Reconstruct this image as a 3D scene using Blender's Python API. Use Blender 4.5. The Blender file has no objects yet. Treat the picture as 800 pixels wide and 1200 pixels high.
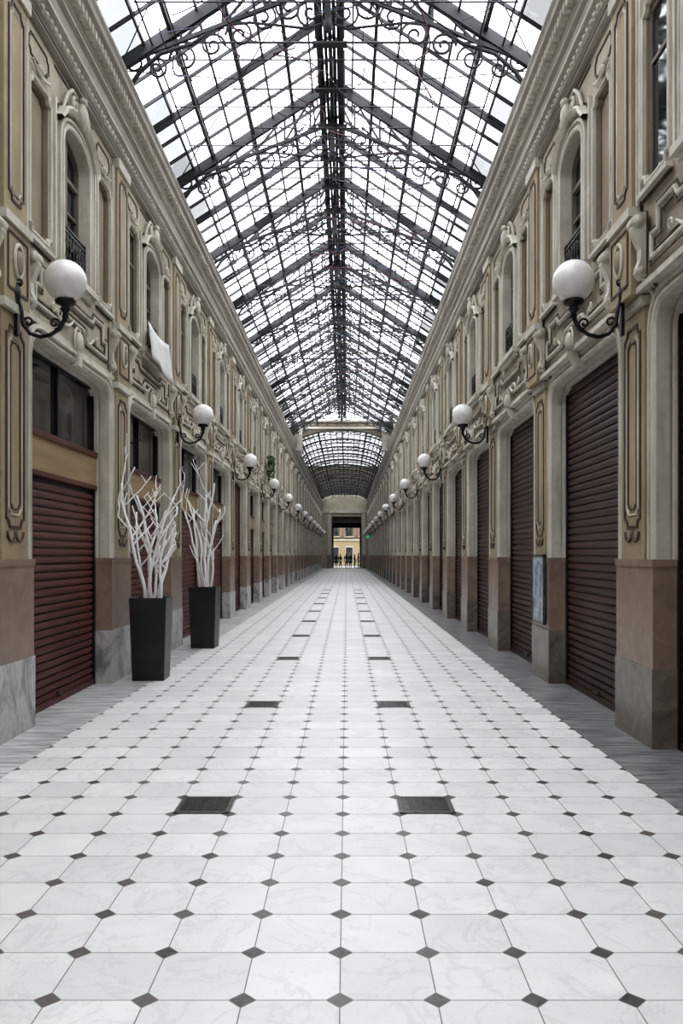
import bpy, bmesh, math, random
from mathutils import Vector
random.seed(7)
scene = bpy.context.scene
try:
    scene.view_settings.view_transform = 'Standard'
except Exception as e:
    print(e)
for lk in ('Medium High Contrast', 'None'):
    try:
        scene.view_settings.look = lk
        print('LOOK', lk); break
    except Exception as e:
        print(e)

PITCH = 3.42
P0 = 7.15
KMIN, KEND, KMID = -4, 26, 11
Y0 = P0 + PITCH*KMIN
YMID = P0 + PITCH*KMID
YEND = P0 + PITCH*KEND
H = 1.6
S = 0.35
WL = 2.96
WRL, WRU = 2.56, 2.47
CX = (WRU-WL)/2

# ------------------------------------------------------------ materials
def new_mat(name):
    m = bpy.data.materials.new(name)
    m.use_nodes = True
    nt = m.node_tree
    b = nt.nodes['Principled BSDF']
    return m, nt, b

def N(nt, typ, **kw):
    n = nt.nodes.new(typ)
    for k, v in kw.items():
        setattr(n, k, v)
    return n

def M(nt, op, a, b=None, c=None):
    n = nt.nodes.new('ShaderNodeMath'); n.operation = op
    for i, v in enumerate((a, b, c)):
        if v is None: continue
        if isinstance(v, (int, float)): n.inputs[i].default_value = v
        else: nt.links.new(v, n.inputs[i])
    return n.outputs[0]

def mixc(nt, f, a, b, blend='MIX'):
    n = nt.nodes.new('ShaderNodeMix'); n.data_type = 'RGBA'; n.blend_type = blend
    for idx, v in ((0, f), (6, a), (7, b)):
        if isinstance(v, (int, float)): n.inputs[idx].default_value = v
        elif isinstance(v, tuple): n.inputs[idx].default_value = (v[0], v[1], v[2], 1)
        else: nt.links.new(v, n.inputs[idx])
    return n.outputs[2]

def noise(nt, vec, scale, detail=5, rough=.55, dist=0):
    n = N(nt, 'ShaderNodeTexNoise')
    n.inputs['Scale'].default_value = scale
    n.inputs['Detail'].default_value = detail
    n.inputs['Roughness'].default_value = rough
    n.inputs['Distortion'].default_value = dist
    nt.links.new(vec, n.inputs['Vector'])
    return n.outputs['Fac']

def ramp(nt, f, p0, p1):
    n = N(nt, 'ShaderNodeMapRange'); n.clamp = True
    nt.links.new(f, n.inputs[0])
    n.inputs[1].default_value = p0; n.inputs[2].default_value = p1
    return n.outputs[0]

def geo_pos(nt):
    return N(nt, 'ShaderNodeNewGeometry').outputs['Position']

def simple(name, col, dark=None, rough=.6, scale=3, lo=.35, hi=.75, bump=0.0, metal=0, amount=1.0, stretch=None, streak=0.0):
    m, nt, b = new_mat(name)
    pos = geo_pos(nt)
    if stretch:
        mp = N(nt, 'ShaderNodeMapping'); nt.links.new(pos, mp.inputs[0])
        mp.inputs['Scale'].default_value = stretch; pos = mp.outputs[0]
    if dark is None: dark = tuple(c*.65 for c in col)
    f = ramp(nt, noise(nt, pos, scale), lo, hi)
    f = M(nt, 'MULTIPLY', f, amount)
    c = mixc(nt, f, col, dark)
    f2 = M(nt, 'MULTIPLY', ramp(nt, noise(nt, pos, scale*9, 3), .4, .7), .35*amount)
    c = mixc(nt, f2, c, dark)
    if streak:
        ms = N(nt, 'ShaderNodeMapping'); nt.links.new(pos, ms.inputs[0]); ms.inputs['Scale'].default_value = (6, 6, .7)
        c = mixc(nt, M(nt, 'MULTIPLY', ramp(nt, noise(nt, ms.outputs[0], 1.6, 6, .65), .5, .72), streak), c, (.12, .105, .09))
    nt.links.new(c, b.inputs['Base Color'])
    b.inputs['Roughness'].default_value = rough
    b.inputs['Metallic'].default_value = metal
    if bump:
        bp = N(nt, 'ShaderNodeBump'); bp.inputs['Strength'].default_value = bump
        bp.inputs['Distance'].default_value = .01
        nt.links.new(noise(nt, pos, scale*14, 4), bp.inputs['Height'])
        nt.links.new(bp.outputs[0], b.inputs['Normal'])
    return m

m_wall = simple('plaster_cream', (.49,.435,.345), (.34,.295,.225), .8, 1.3, bump=.15, streak=.35)
m_trim = simple('plaster_moulding', (.61,.575,.505), (.41,.375,.315), .7, 2.2, bump=.1, streak=.30)
m_ochre = simple('plaster_ochre', (.385,.31,.20), (.26,.205,.135), .75, 1.7, bump=.15, streak=.25)
m_panel = simple('panel_tan', (.30,.245,.175), (.22,.175,.12), .75, 2.0)
m_line = simple('outline_and_shade_line', (.085,.05,.038), (.05,.03,.024), .6, 4)  # panel outlines, plus dark lines drawn in as moulding shade
m_cornice = simple('cornice_plaster', (.43,.405,.355), (.26,.24,.205), .8, 1.5, stretch=(1,.3,1), streak=.25)
m_iron = simple('dark_iron', (.035,.037,.042), (.02,.02,.022), .5, 6, metal=.3)
m_iron2 = simple('roof_steel', (.034,.035,.038), (.02,.02,.022), .6, 4)
m_black = simple('lamp_iron', (.02,.018,.018), (.012,.012,.012), .4, 6, metal=.4)
m_wframe = simple('window_frame_paint', (.20,.175,.14), (.12,.10,.075), .6, 4)
m_wood = simple('varnished_wood', (.36,.255,.15), (.24,.165,.095), .5, 3, stretch=(1,.3,6))

def marble(name, base, vein, scale=2.0, rough=.35, dist=2.5, stretch=(1,1,1), lo=.45, hi=.62):
    m, nt, b = new_mat(name)
    mp = N(nt, 'ShaderNodeMapping'); nt.links.new(geo_pos(nt), mp.inputs[0])
    mp.inputs['Scale'].default_value = stretch
    f = ramp(nt, noise(nt, mp.outputs[0], scale, 8, .65, dist), lo, hi)
    c = mixc(nt, f, base, vein)
    g = M(nt, 'MULTIPLY', ramp(nt, noise(nt, mp.outputs[0], scale*20, 2), .4, .65), .3)
    c = mixc(nt, g, c, vein)
    nt.links.new(c, b.inputs['Base Color'])
    b.inputs['Roughness'].default_value = rough
    return m
m_pink = marble('pink_brown_marble', (.32,.235,.185), (.19,.14,.11), 5.0, .35, .6, lo=.35, hi=.7)
m_gmarL = marble('grey_white_marble', (.54,.53,.51), (.19,.19,.19), 1.5, .3, 3, (1,1,.5))
m_gmarR = marble('brown_grey_marble', (.25,.21,.175), (.12,.10,.083), 2.6, .3, 1.5, lo=.38, hi=.65)

def floor_border_mat(name, lt, dk):
    m, nt, b = new_mat(name)
    pos = geo_pos(nt)
    mp = N(nt, 'ShaderNodeMapping'); nt.links.new(pos, mp.inputs[0])
    mp.inputs['Scale'].default_value = (.8, 6.5, 1)
    mp.inputs['Rotation'].default_value = (0, 0, .12)
    f = ramp(nt, noise(nt, mp.outputs[0], 2.6, 7, .6, .5), .40, .62)
    c = mixc(nt, f, lt, dk)
    sep = N(nt, 'ShaderNodeSeparateXYZ'); nt.links.new(pos, sep.inputs[0])
    v = M(nt, 'DIVIDE', sep.outputs[1], 1.14)
    fr = M(nt, 'ABSOLUTE', M(nt, 'SUBTRACT', M(nt, 'FRACT', M(nt, 'ADD', v, 20.5)), .5))
    j = M(nt, 'LESS_THAN', fr, .006)
    c = mixc(nt, j, c, (.06,.06,.06))
    wn = N(nt, 'ShaderNodeTexWhiteNoise', noise_dimensions='1D')
    nt.links.new(M(nt, 'ROUND', v), wn.inputs['W'])
    c = mixc(nt, M(nt, 'MULTIPLY', wn.outputs[0], .3), c, dk)
    nt.links.new(c, b.inputs['Base Color'])
    b.inputs['Roughness'].default_value = .3
    return m
m_borderL = floor_border_mat('striped_white_marble', (.76,.76,.75), (.28,.28,.285))
m_borderR = floor_border_mat('striped_grey_marble', (.36,.36,.36), (.12,.12,.125))

def floor_mat():
    m, nt, b = new_mat('octagon_marble_tiles')
    pos = geo_pos(nt)
    sep = N(nt, 'ShaderNodeSeparateXYZ'); nt.links.new(pos, sep.inputs[0])
    u = M(nt, 'ADD', M(nt, 'DIVIDE', M(nt, 'ADD', sep.outputs[0], .0245), S), 40)
    v = M(nt, 'ADD', M(nt, 'DIVIDE', M(nt, 'SUBTRACT', sep.outputs[1], 2.927), S), 40)
    ru, rv = M(nt, 'ROUND', u), M(nt, 'ROUND', v)
    au = M(nt, 'ABSOLUTE', M(nt, 'SUBTRACT', u, ru))
    av = M(nt, 'ABSOLUTE', M(nt, 'SUBTRACT', v, rv))
    d = M(nt, 'ADD', au, av)
    dot = M(nt, 'LESS_THAN', d, .140)
    dotg = M(nt, 'LESS_THAN', d, .152)
    gr = M(nt, 'LESS_THAN', M(nt, 'MINIMUM', au, av), .0065)
    comb = N(nt, 'ShaderNodeCombineXYZ')
    nt.links.new(M(nt, 'FLOOR', u), comb.inputs[0]); nt.links.new(M(nt, 'FLOOR', v), comb.inputs[1])
    wn = N(nt, 'ShaderNodeTexWhiteNoise', noise_dimensions='3D'); nt.links.new(comb.outputs[0], wn.inputs['Vector'])
    comb2 = N(nt, 'ShaderNodeCombineXYZ')
    nt.links.new(ru, comb2.inputs[0]); nt.links.new(rv, comb2.inputs[1]); comb2.inputs[2].default_value = 5
    wd = N(nt, 'ShaderNodeTexWhiteNoise', noise_dimensions='3D'); nt.links.new(comb2.outputs[0], wd.inputs['Vector'])
    addv = N(nt, 'ShaderNodeVectorMath', operation='ADD')
    sc = N(nt, 'ShaderNodeVectorMath', operation='SCALE'); nt.links.new(wn.outputs['Color'], sc.inputs[0]); sc.inputs['Scale'].default_value = 9
    nt.links.new(pos, addv.inputs[0]); nt.links.new(sc.outputs[0], addv.inputs[1])
    cl = ramp(nt, noise(nt, addv.outputs[0], 3.0, 6, .6, .3), .35, .8)
    vn = noise(nt, addv.outputs[0], 2.2, 6, .6, .8)
    vein = M(nt, 'SUBTRACT', 1, ramp(nt, M(nt, 'ABSOLUTE', M(nt, 'SUBTRACT', vn, .5)), .0, .022))
    c = mixc(nt, wn.outputs['Value'], (.87,.865,.85), (.77,.765,.755))
    c = mixc(nt, M(nt, 'MULTIPLY', cl, .30), c, (.52,.52,.53))
    c = mixc(nt, M(nt, 'MULTIPLY', vein, .20), c, (.40,.40,.41))
    sp = ramp(nt, noise(nt, pos, 60, 3), .56, .72)
    c = mixc(nt, M(nt, 'MULTIPLY', sp, .18), c, (.35,.34,.33))
    big = ramp(nt, noise(nt, pos, .8, 4), .40, .75)
    c = mixc(nt, M(nt, 'MULTIPLY', big, .14), c, (.45,.44,.43))
    c = mixc(nt, gr, c, (.15,.145,.14))
    c = mixc(nt, dotg, c, (.34,.33,.32))
    dc = mixc(nt, wd.outputs['Value'], (.04,.038,.037), (.14,.125,.115))
    dc = mixc(nt, M(nt, 'MULTIPLY', ramp(nt, noise(nt, pos, 25, 4), .4, .7), .5), dc, (.19,.18,.175))
    c = mixc(nt, dot, c, dc)
    nt.links.new(c, b.inputs['Base Color'])
    b.inputs['Roughness'].default_value = .36
    b.inputs['Specular IOR Level'].default_value = .4
    return m
m_floor = floor_mat()

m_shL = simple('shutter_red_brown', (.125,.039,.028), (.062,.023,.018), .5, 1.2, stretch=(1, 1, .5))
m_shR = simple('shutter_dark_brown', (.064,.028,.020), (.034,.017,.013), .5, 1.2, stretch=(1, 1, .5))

def darkglass():
    m, nt, b = new_mat('dark_window_glass')
    c = mixc(nt, ramp(nt, noise(nt, geo_pos(nt), 1.4, 3), .4, .7), (.012,.014,.015), (.035,.035,.032))
    nt.links.new(c, b.inputs['Base Color'])
    b.inputs['Roughness'].default_value = .05
    b.inputs['Specular IOR Level'].default_value = .6
    return m
m_dglass = darkglass()

def opal():
    m, nt, b = new_mat('opal_glass')
    c = mixc(nt, M(nt,'MULTIPLY',ramp(nt, noise(nt, geo_pos(nt), 9, 4), .4, .75),.5), (.78,.77,.75), (.53,.51,.48))
    nt.links.new(c, b.inputs['Base Color'])
    b.inputs['Roughness'].default_value = .18
    b.inputs['Subsurface Weight'].default_value = .1
    b.inputs['Subsurface Radius'].default_value = (.1,.1,.1)
    return m
m_opal = opal()

def roofglass(name, base, worst, lowz, everywhere):
    m, nt, b = new_mat(name)
    nt.nodes.remove(b)
    out = [n for n in nt.nodes if n.type == 'OUTPUT_MATERIAL'][0]
    pos = geo_pos(nt)
    sep = N(nt, 'ShaderNodeSeparateXYZ'); nt.links.new(pos, sep.inputs[0])
    comb = N(nt, 'ShaderNodeCombineXYZ')
    nt.links.new(M(nt, 'FLOOR', M(nt, 'DIVIDE', M(nt, 'SUBTRACT', sep.outputs[0], CX), .34)), comb.inputs[0])
    nt.links.new(M(nt, 'FLOOR', M(nt, 'DIVIDE', M(nt, 'SUBTRACT', sep.outputs[1], P0), .57)), comb.inputs[1])
    wn = N(nt, 'ShaderNodeTexWhiteNoise', noise_dimensions='3D'); nt.links.new(comb.outputs[0], wn.inputs['Vector'])
    f = ramp(nt, wn.outputs['Value'], .75, 1.0)
    col = mixc(nt, f, base, worst)
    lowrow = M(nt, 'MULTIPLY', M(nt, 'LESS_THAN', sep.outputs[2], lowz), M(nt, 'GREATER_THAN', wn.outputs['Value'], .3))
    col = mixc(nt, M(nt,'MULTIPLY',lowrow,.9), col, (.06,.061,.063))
    dirt = ramp(nt, noise(nt, pos, 2.2, 6, .65), .52, .82)
    col = mixc(nt, M(nt, 'MULTIPLY', dirt, .6), col, everywhere)
    t = N(nt, 'ShaderNodeBsdfTransparent'); nt.links.new(col, t.inputs[0])
    g = N(nt, 'ShaderNodeBsdfGlossy'); g.inputs['Roughness'].default_value = .1
    mx = N(nt, 'ShaderNodeMixShader'); mx.inputs[0].default_value = .05
    nt.links.new(t.outputs[0], mx.inputs[1]); nt.links.new(g.outputs[0], mx.inputs[2])
    nt.links.new(mx.outputs[0], out.inputs[0])
    return m
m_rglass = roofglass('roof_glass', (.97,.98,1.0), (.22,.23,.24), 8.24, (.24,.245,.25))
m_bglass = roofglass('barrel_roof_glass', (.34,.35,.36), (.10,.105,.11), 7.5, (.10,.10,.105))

# ------------------------------------------------------------ mesh builder
class MB:
    def __init__(self, mats, fmap=None):
        self.v = []; self.f = []; self.mi = []; self.sm = []
        self.mats = mats; self.map = fmap or (lambda a, b, c: (a, b, c))
    def mid(self, m):
        if m not in self.mats: self.mats.append(m)
        return self.mats.index(m)
    def add(self, verts, faces, mat, smooth=False):
        o = len(self.v)
        self.v += [self.map(*p) for p in verts]
        k = self.mid(mat)
        for f in faces:
            self.f.append([i+o for i in f]); self.mi.append(k); self.sm.append(smooth)
    def box(self, a0, a1, b0, b1, c0, c1, mat):
        vs = [(a, b, c) for a in (a0, a1) for b in (b0, b1) for c in (c0, c1)]
        fs = [(0,1,3,2),(4,6,7,5),(0,4,5,1),(2,3,7,6),(0,2,6,4),(1,5,7,3)]
        self.add(vs, fs, mat)
    def sweep(self, path, prof, mat, closed=False, flip=1, smooth=False):
        n = len(path); vs = []
        for i, p in enumerate(path):
            if closed: a, c = path[i-1], path[(i+1) % n]
            else: a, c = path[max(i-1, 0)], path[min(i+1, n-1)]
            def dirn(p, q):
                dx, dy = q[0]-p[0], q[1]-p[1]; l = math.hypot(dx, dy) or 1
                return dx/l, dy/l
            d1 = dirn(a, p) if a != p else dirn(p, c)
            d2 = dirn(p, c) if c != p else d1
            n1 = (-d1[1], d1[0]); n2 = (-d2[1], d2[0])
            nx, ny = n1[0]+n2[0], n1[1]+n2[1]
            l = nx*nx+ny*ny
            if l < .3: nx, ny, l = n1[0]*1, n1[1]*1, 1; kk = 1
            else: kk = 2/l
            for o, d in prof:
                vs.append((p[0]+nx*kk*o*flip, d, p[1]+ny*kk*o*flip))
        k = len(prof); fs = []
        for i in range(n if closed else n-1):
            j = (i+1) % n
            for q in range(k-1):
                fs.append((i*k+q, i*k+q+1, j*k+q+1, j*k+q))
        self.add(vs, fs, mat, smooth)
    def tube(self, pts, r, mat, seg=6, closed=False, cap=True):
        pts = [Vector(p) for p in pts]; n = len(pts); vs = []; fs = []
        rs = r if isinstance(r, (list, tuple)) else [r]*n
        prev = None
        for i, p in enumerate(pts):
            a = pts[i-1] if (i > 0 or closed) else p
            c = pts[(i+1) % n] if (i < n-1 or closed) else p
            t = (c-a)
            if t.length < 1e-9: t = Vector((0, 0, 1))
            t.normalize()
            if prev is None:
                u = t.orthogonal().normalized()
            else:
                u = prev - t*prev.dot(t)
                u = u.normalized() if u.length > 1e-6 else t.orthogonal().normalized()
            prev = u; w = t.cross(u)
            for s in range(seg):
                a_ = 2*math.pi*s/seg
                vs.append(tuple(p + (u*math.cos(a_)+w*math.sin(a_))*rs[i]))
        for i in range(n if closed else n-1):
            j = (i+1) % n
            for s in range(seg):
                s2 = (s+1) % seg
                fs.append((i*seg+s, i*seg+s2, j*seg+s2, j*seg+s))
        if cap and not closed:
            fs.append(tuple(range(seg))[::-1]); fs.append(tuple((n-1)*seg+s for s in range(seg)))
        self.add(vs, fs, mat, True)
    def ellipsoid(self, c, r, mat, nu=10, nv=6):
        vs = []; fs = []
        for j in range(nv+1):
            ph = math.pi*j/nv
            for i in range(nu):
                th = 2*math.pi*i/nu
                vs.append((c[0]+r[0]*math.sin(ph)*math.cos(th), c[1]+r[1]*math.sin(ph)*math.sin(th), c[2]+r[2]*math.cos(ph)))
        for j in range(nv):
            for i in range(nu):
                i2 = (i+1) % nu
                fs.append((j*nu+i, j*nu+i2, (j+1)*nu+i2, (j+1)*nu+i))
        self.add(vs, fs, mat, True)
    def bar(self, p, q, w, h, mat):
        p, q = Vector(p), Vector(q); t = (q-p).normalized()
        up = Vector((0, 0, 1)) if abs(t.z) < .95 else Vector((0, 1, 0))
        s = t.cross(up).normalized()*w/2; u = s.cross(t).normalized()*h/2
        vs = [tuple(b + a) for b in (p, q) for a in (-s-u, s-u, s+u, -s+u)]
        self.add(vs, [(3,2,1,0),(4,5,6,7),(0,1,5,4),(1,2,6,5),(2,3,7,6),(3,0,4,7)], mat)
    def poly_holes(self, outer, holes, d, mat):
        bm = bmesh.new(); edges = []
        for loop in [outer]+holes:
            vs = [bm.verts.new((p[0], p[1], 0)) for p in loop]
            for i in range(len(vs)): edges.append(bm.edges.new((vs[i-1], vs[i])))
        bmesh.ops.triangle_fill(bm, use_beauty=True, use_dissolve=False, edges=edges)
        bm.verts.index_update()
        vs = [(v.co.x, d, v.co.y) for v in bm.verts]
        fs = [[v.index for v in f.verts] for f in bm.faces]
        bm.free()
        self.add(vs, fs, mat)
    def lathe(self, prof, mat, c=(0,0,0), seg=20):
        vs = []; fs = []; k = len(prof)
        for i in range(seg):
            a = 2*math.pi*i/seg
            for r, z in prof: vs.append((c[0]+r*math.cos(a), c[1]+r*math.sin(a), c[2]+z))
        for i in range(seg):
            j = (i+1) % seg
            for q in range(k-1): fs.append((i*k+q, j*k+q, j*k+q+1, i*k+q+1))
        self.add(vs, fs, mat, True)
    def mesh(self, name, recalc=True):
        me = bpy.data.meshes.new(name)
        me.from_pydata(self.v, [], self.f)
        for m in self.mats: me.materials.append(m)
        me.polygons.foreach_set('material_index', self.mi)
        me.polygons.foreach_set('use_smooth', self.sm)
        me.update()
        if recalc:
            bm = bmesh.new(); bm.from_mesh(me)
            bmesh.ops.recalc_face_normals(bm, faces=bm.faces)
            bm.to_mesh(me); bm.free()
        return me
    def obj(self, name, loc=(0,0,0), recalc=True):
        return place(name, self.mesh(name, recalc), loc)

def place(name, me, loc=(0,0,0), rot=None, parent=None):
    o = bpy.data.objects.new(name, me)
    scene.collection.objects.link(o)
    o.location = loc
    if rot: o.rotation_euler = rot
    if parent: o.parent = parent
    return o

def arc(cx, cy, r, a0, a1, n=8, ry=None):
    ry = r if ry is None else ry
    return [(cx+r*math.cos(math.radians(a0+(a1-a0)*i/n)), cy+ry*math.sin(math.radians(a0+(a1-a0)*i/n))) for i in range(n+1)]

def fancy(t0, t1, h0, h1, r, n=5):
    p = []
    p += arc(t0, h0, r, 90, 0, n)
    p += arc(t1, h0, r, 180, 90, n)
    p += arc(t1, h1, r, 270, 180, n)
    p += arc(t0, h1, r, 360, 270, n)
    return p

def spiral(cx, cy, r0, r1, a0, turns, n=18):
    return [(cx+(r0+(r1-r0)*i/n)*math.cos(a0+turns*2*math.pi*i/n), cy+(r0+(r1-r0)*i/n)*math.sin(a0+turns*2*math.pi*i/n)) for i in range(n+1)]

def wallmap(side):
    if side < 0:
        return lambda t, d, h: (-(WL - d), t, h)
    return lambda t, d, h: ((WRL if h < 3.8 else WRU) - d, t, h)

C = PITCH/2
PH = .435
REC = .19      # recess of shutters
def door_path(n=6, h0=0.0, r=.22, top=3.68):
    t0, t1 = PH, PITCH-PH
    return [(t0, h0)] + arc(t0+r, top-r, r, 180, 90, n) + arc(t1-r, top-r, r, 90, 0, n) + [(t1, h0)]

def win_path(hw=.42, h0=4.60, sp=5.90, rise=.22, n=12):
    return [(C-hw, h0)] + [(C+hw*math.cos(math.radians(a)), sp+rise*math.sin(math.radians(a))) for a in [180-180*i/n for i in range(n+1)]] + [(C+hw, h0)]

def line(mb, path, d=0.0, w=.011, closed=True, m=None):
    mb.sweep(path, [(-w, d), (-w, d+.012), (w, d+.012), (w, d)], m or m_line, closed=closed)

def build_wall(side):
    mb = MB([m_wall], wallmap(side))
    gm = m_gmarL if side < 0 else m_gmarR
    dp = door_path()
    outline = [(0, 0)] + dp + [(PITCH, 0), (PITCH, 3.79), (0, 3.79)]
    mb.poly_holes(outline, [], 0, m_wall)
    mb.sweep(dp, [(0, 0), (0, -REC-.06)], m_wall, flip=1)
    mb.box(0, PITCH, -.62, -.50, 0, 8.05, m_wall)  # unseen backing sheet, added to block outside light
    dq = door_path(h0=1.56)
    mb.sweep(dq, [(-.012, -.10), (-.012, .015), (.012, .04), (.035, .045), (.045, .012), (.07, .012), (.08, .05), (.115, .045), (.12, 0)], m_trim)
    mb.sweep(dq, [(-.03, -REC-.05), (-.03, -.13), (-.005, -.12)], m_trim)
    mb.sweep(dq, [(.124, .0), (.124, .014), (.14, .014), (.14, 0)], m_line)
    mb.sweep(dq, [(.052, .013), (.062, .016)], m_line)
    wp = win_path()
    pans = []
    for s in (-1, 1):
        c = C + s*1.03
        pans.append(fancy(c-.245, c+.245, 4.66, 6.08, .07))
    mb.poly_holes([(0, 3.79), (PITCH, 3.79), (PITCH, 6.75), (0, 6.75)], [wp]+pans, 0, m_wall)
    mb.sweep(wp, [(0, 0), (0, -.16)], m_trim, closed=True)
    for p in pans:
        mb.sweep(p, [(0, 0), (0, -.05)], m_panel, closed=True)
        mb.poly_holes(p, [], -.05, m_panel)
        mb.sweep(p, [(-.010, 0), (-.010, .03), (-.032, .04), (-.05, .03), (-.055, 0)], m_trim, closed=True)
        mb.sweep(p, [(.012, -.049), (.02, -.044), (.034, -.049)], m_line, closed=True)
    for s in (-1, 1):
        x = C+s*.635
        mb.box(x-.022, x+.022, 0, .035, 4.60, 6.22, m_trim)
        mb.box(x-s*.04-.008, x-s*.04+.008, 0, .012, 4.60, 6.22, m_line)
        x = C+s*1.365
        mb.box(x-.016, x+.016, 0, .03, 4.56, 6.5, m_trim)
    mb.box(.28, PITCH-.28, -.12, .03, 3.80, 3.85, m_trim)
    mb.sweep(wp, [(.0, .0), (.0, .04), (.02, .055), (.05, .05), (.06, .02), (.08, .02), (.09, .05), (.12, .045), (.125, 0)], m_trim)
    hood = [(C-.60, 6.02)] + [(C+.52*math.cos(math.radians(a)), 6.06+.24*math.sin(math.radians(a))) for a in range(170, 9, -20)] + [(C+.60, 6.02)]
    mb.sweep(hood, [(-.02, 0), (-.02, .07), (.02, .11), (.045, .09), (.05, 0)], m_trim)
    mb.sweep(hood, [(.055, .0), (.055, .015), (.075, .015), (.075, 0)], m_line)
    mb.box(C-.58, C+.58, -.16, .09, 4.53, 4.60, m_trim)
    mb.box(C-.53, C+.53, 0, .05, 4.48, 4.53, m_trim)
    for s in (-1, 1):
        c = C + s*1.03
        mb.box(c-.31, c+.31, 0, .06, 4.54, 4.58, m_trim)
        mb.box(c-.29, c+.29, 0, .02, 4.515, 4.53, m_line)
        mb.ellipsoid((c, .02, 6.25), (.07, .04, .05), m_trim, 8, 5)
        mb.tube([(c-.22, .03, 6.24), (c-.1, .03, 6.20), (c, .03, 6.19), (c+.1, .03, 6.20), (c+.22, .03, 6.24)], .014, m_trim, 5)
        line(mb, fancy(c-.25, c+.25, 6.30, 6.50, .05), 0, .008)
    line(mb, [(C-.62, 6.55), (C-.15, 6.55)], 0, .008, False)
    line(mb, [(C+.15, 6.55), (C+.62, 6.55)], 0, .008, False)
    pw = .25
    mb.box(-pw, pw, 0, .06, 4.50, 6.60, m_ochre)
    mb.box(-pw-.03, pw+.03, 0, .09, 6.50, 6.62, m_trim)
    mb.box(-pw-.04, pw+.04, 0, .10, 4.45, 4.53, m_trim)
    line(mb, fancy(-.16, .16, 4.68, 6.40, .07), .06, .010)
    mb.sweep(fancy(-.115, .115, 4.74, 6.34, .05), [(-.009, .061), (0, .072), (.009, .061)], m_trim, closed=True)
    for s in (-1, 1):
        mb.box(s*(pw+.03)-.018, s*(pw+.03)+.018, 0, .03, 4.53, 6.5, m_trim)
        mb.box(s*(pw+.06)-.008, s*(pw+.06)+.008, 0, .01, 4.53, 6.5, m_line)
    fr = [(.56, 3.98), (C-.42, 3.98)] + arc(C-.30, 3.98, .12, 180, 90, 4) + arc(C+.30, 3.98, .12, 90, 0, 4) + [(PITCH-.56, 3.98)]
    fr += [(PITCH-.56, 4.20), (PITCH-.70, 4.20), (PITCH-.70, 4.38), (C+.66, 4.38), (C+.60, 4.30), (C-.60, 4.30), (C-.66, 4.38), (.70, 4.38), (.70, 4.20), (.56, 4.20)]
    mb.sweep(fr, [(0, 0), (0, .022), (.015, .03), (.032, .022), (.036, 0)], m_trim, closed=True)
    mb.sweep(fr, [(.057, .0), (.057, .014), (.075, .014), (.075, .0)], m_line, closed=True)
    mb.sweep(fr, [(-.034, .0), (-.034, .012), (-.020, .012), (-.020, .0)], m_line, closed=True)
    mb.ellipsoid((C, .05, 3.90), (.075, .05, .12), m_trim)
    mb.tube([(C+.115*math.cos(a/10*math.pi*2), .04, 3.91+.155*math.sin(a/10*math.pi*2)) for a in range(10)], .015, m_trim, 5, closed=True)
    mb.box(C-.055, C+.055, -.02, .07, 3.64, 3.80, m_trim)
    for s in (-1, 1):
        mb.tube([(C+s*x, .028+.012*math.sin(x*8), 4.10-.11*math.sin((x-.13)/.5*math.pi)) for x in [.13+.05*i for i in range(11)]],
                [.008, .012, .016, .020, .024, .025, .024, .020, .016, .012, .008], m_trim, 6)
        mb.tube([(p[0], .03, p[1]) for p in spiral(C+s*.70, 4.09, .055, .012, 0, 1.3*s, 14)], .011, m_trim, 5)
        tc = s*.40
        prof = [(0, 3.90), (.035, 3.88), (.07, 3.91), (.08, 3.96), (.05, 4.04), (.05, 4.12), (.085, 4.20), (.12, 4.28), (.12, 4.37), (.08, 4.42), (0, 4.42)]
        vs = [(tc-.05, a, b) for a, b in prof]+[(tc+.05, a, b) for a, b in prof]; k = len(prof)
        fs = [tuple(range(k)), tuple(range(2*k-1, k-1, -1))]+[(i, (i+1) % k, (i+1) % k+k, i+k) for i in range(k)]
        mb.add(vs, fs, m_trim)
        mb.tube([(tc-.062, .08, 4.34), (tc+.062, .08, 4.34)], .055, m_trim, 10)
        mb.tube([(tc-.055, .045, 3.94), (tc+.055, .045, 3.94)], .036, m_trim, 10)
        mb.tube([(tc-.02, .02, 3.88), (tc-.02, .03, 3.76), (tc-.02, .01, 3.68)], [.024, .02, .006], m_trim, 6)
        mb.box(tc+s*.065-.008, tc+s*.065+.008, 0, .012, 3.9, 4.42, m_line)
    mb.ellipsoid((C, .09, 6.36), (.09, .06, .14), m_trim)
    mb.ellipsoid((C, .10, 6.51), (.06, .05, .05), m_trim, 8, 5)
    for s in (-1, 1):
        mb.tube([(p[0], .07, p[1]) for p in spiral(C+s*.19, 6.37, .085, .018, math.pi/2, -1.4*s, 16)], .02, m_trim, 6)
        mb.tube([(C+s*.10, .07, 6.49), (C+s*.24, .06, 6.51), (C+s*.36, .05, 6.41), (C+s*.43, .04, 6.26), (C+s*.50, .03, 6.14)], [.015, .022, .022, .018, .008], m_trim, 6)
    # ---- pier (lower)
    mb.box(-.275, .275, 0, .05, 1.56, 3.70, m_ochre)
    mb.box(-.30, .30, -.1, .09, 3.71, 3.785, m_trim)
    mb.box(-.28, .28, -.1, .075, 3.80, 4.46, m_ochre)
    line(mb, fancy(-.19, .19, 1.84, 3.58, .075), .05, .012)
    mb.sweep(fancy(-.14, .14, 1.95, 3.50, .05), [(-.008, .051), (0, .066), (.008, .051)], m_trim, closed=True)
    line(mb, fancy(-.105, .105, 2.0, 3.45, .04), .05, .005)
    mb.tube([(p[0], .06, p[1]) for p in arc(-.085, 1.80, .085, 180, 360, 6)+arc(.085, 1.80, .085, 180, 360, 6)], .012, m_line, 5)
    line(mb, [(-.21, 3.90), (-.21, 4.38), (.21, 4.38), (.21, 3.90)], .075, .009)
    mb.box(-.46, .46, -REC-.08, .055, 0, .66, gm)
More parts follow.
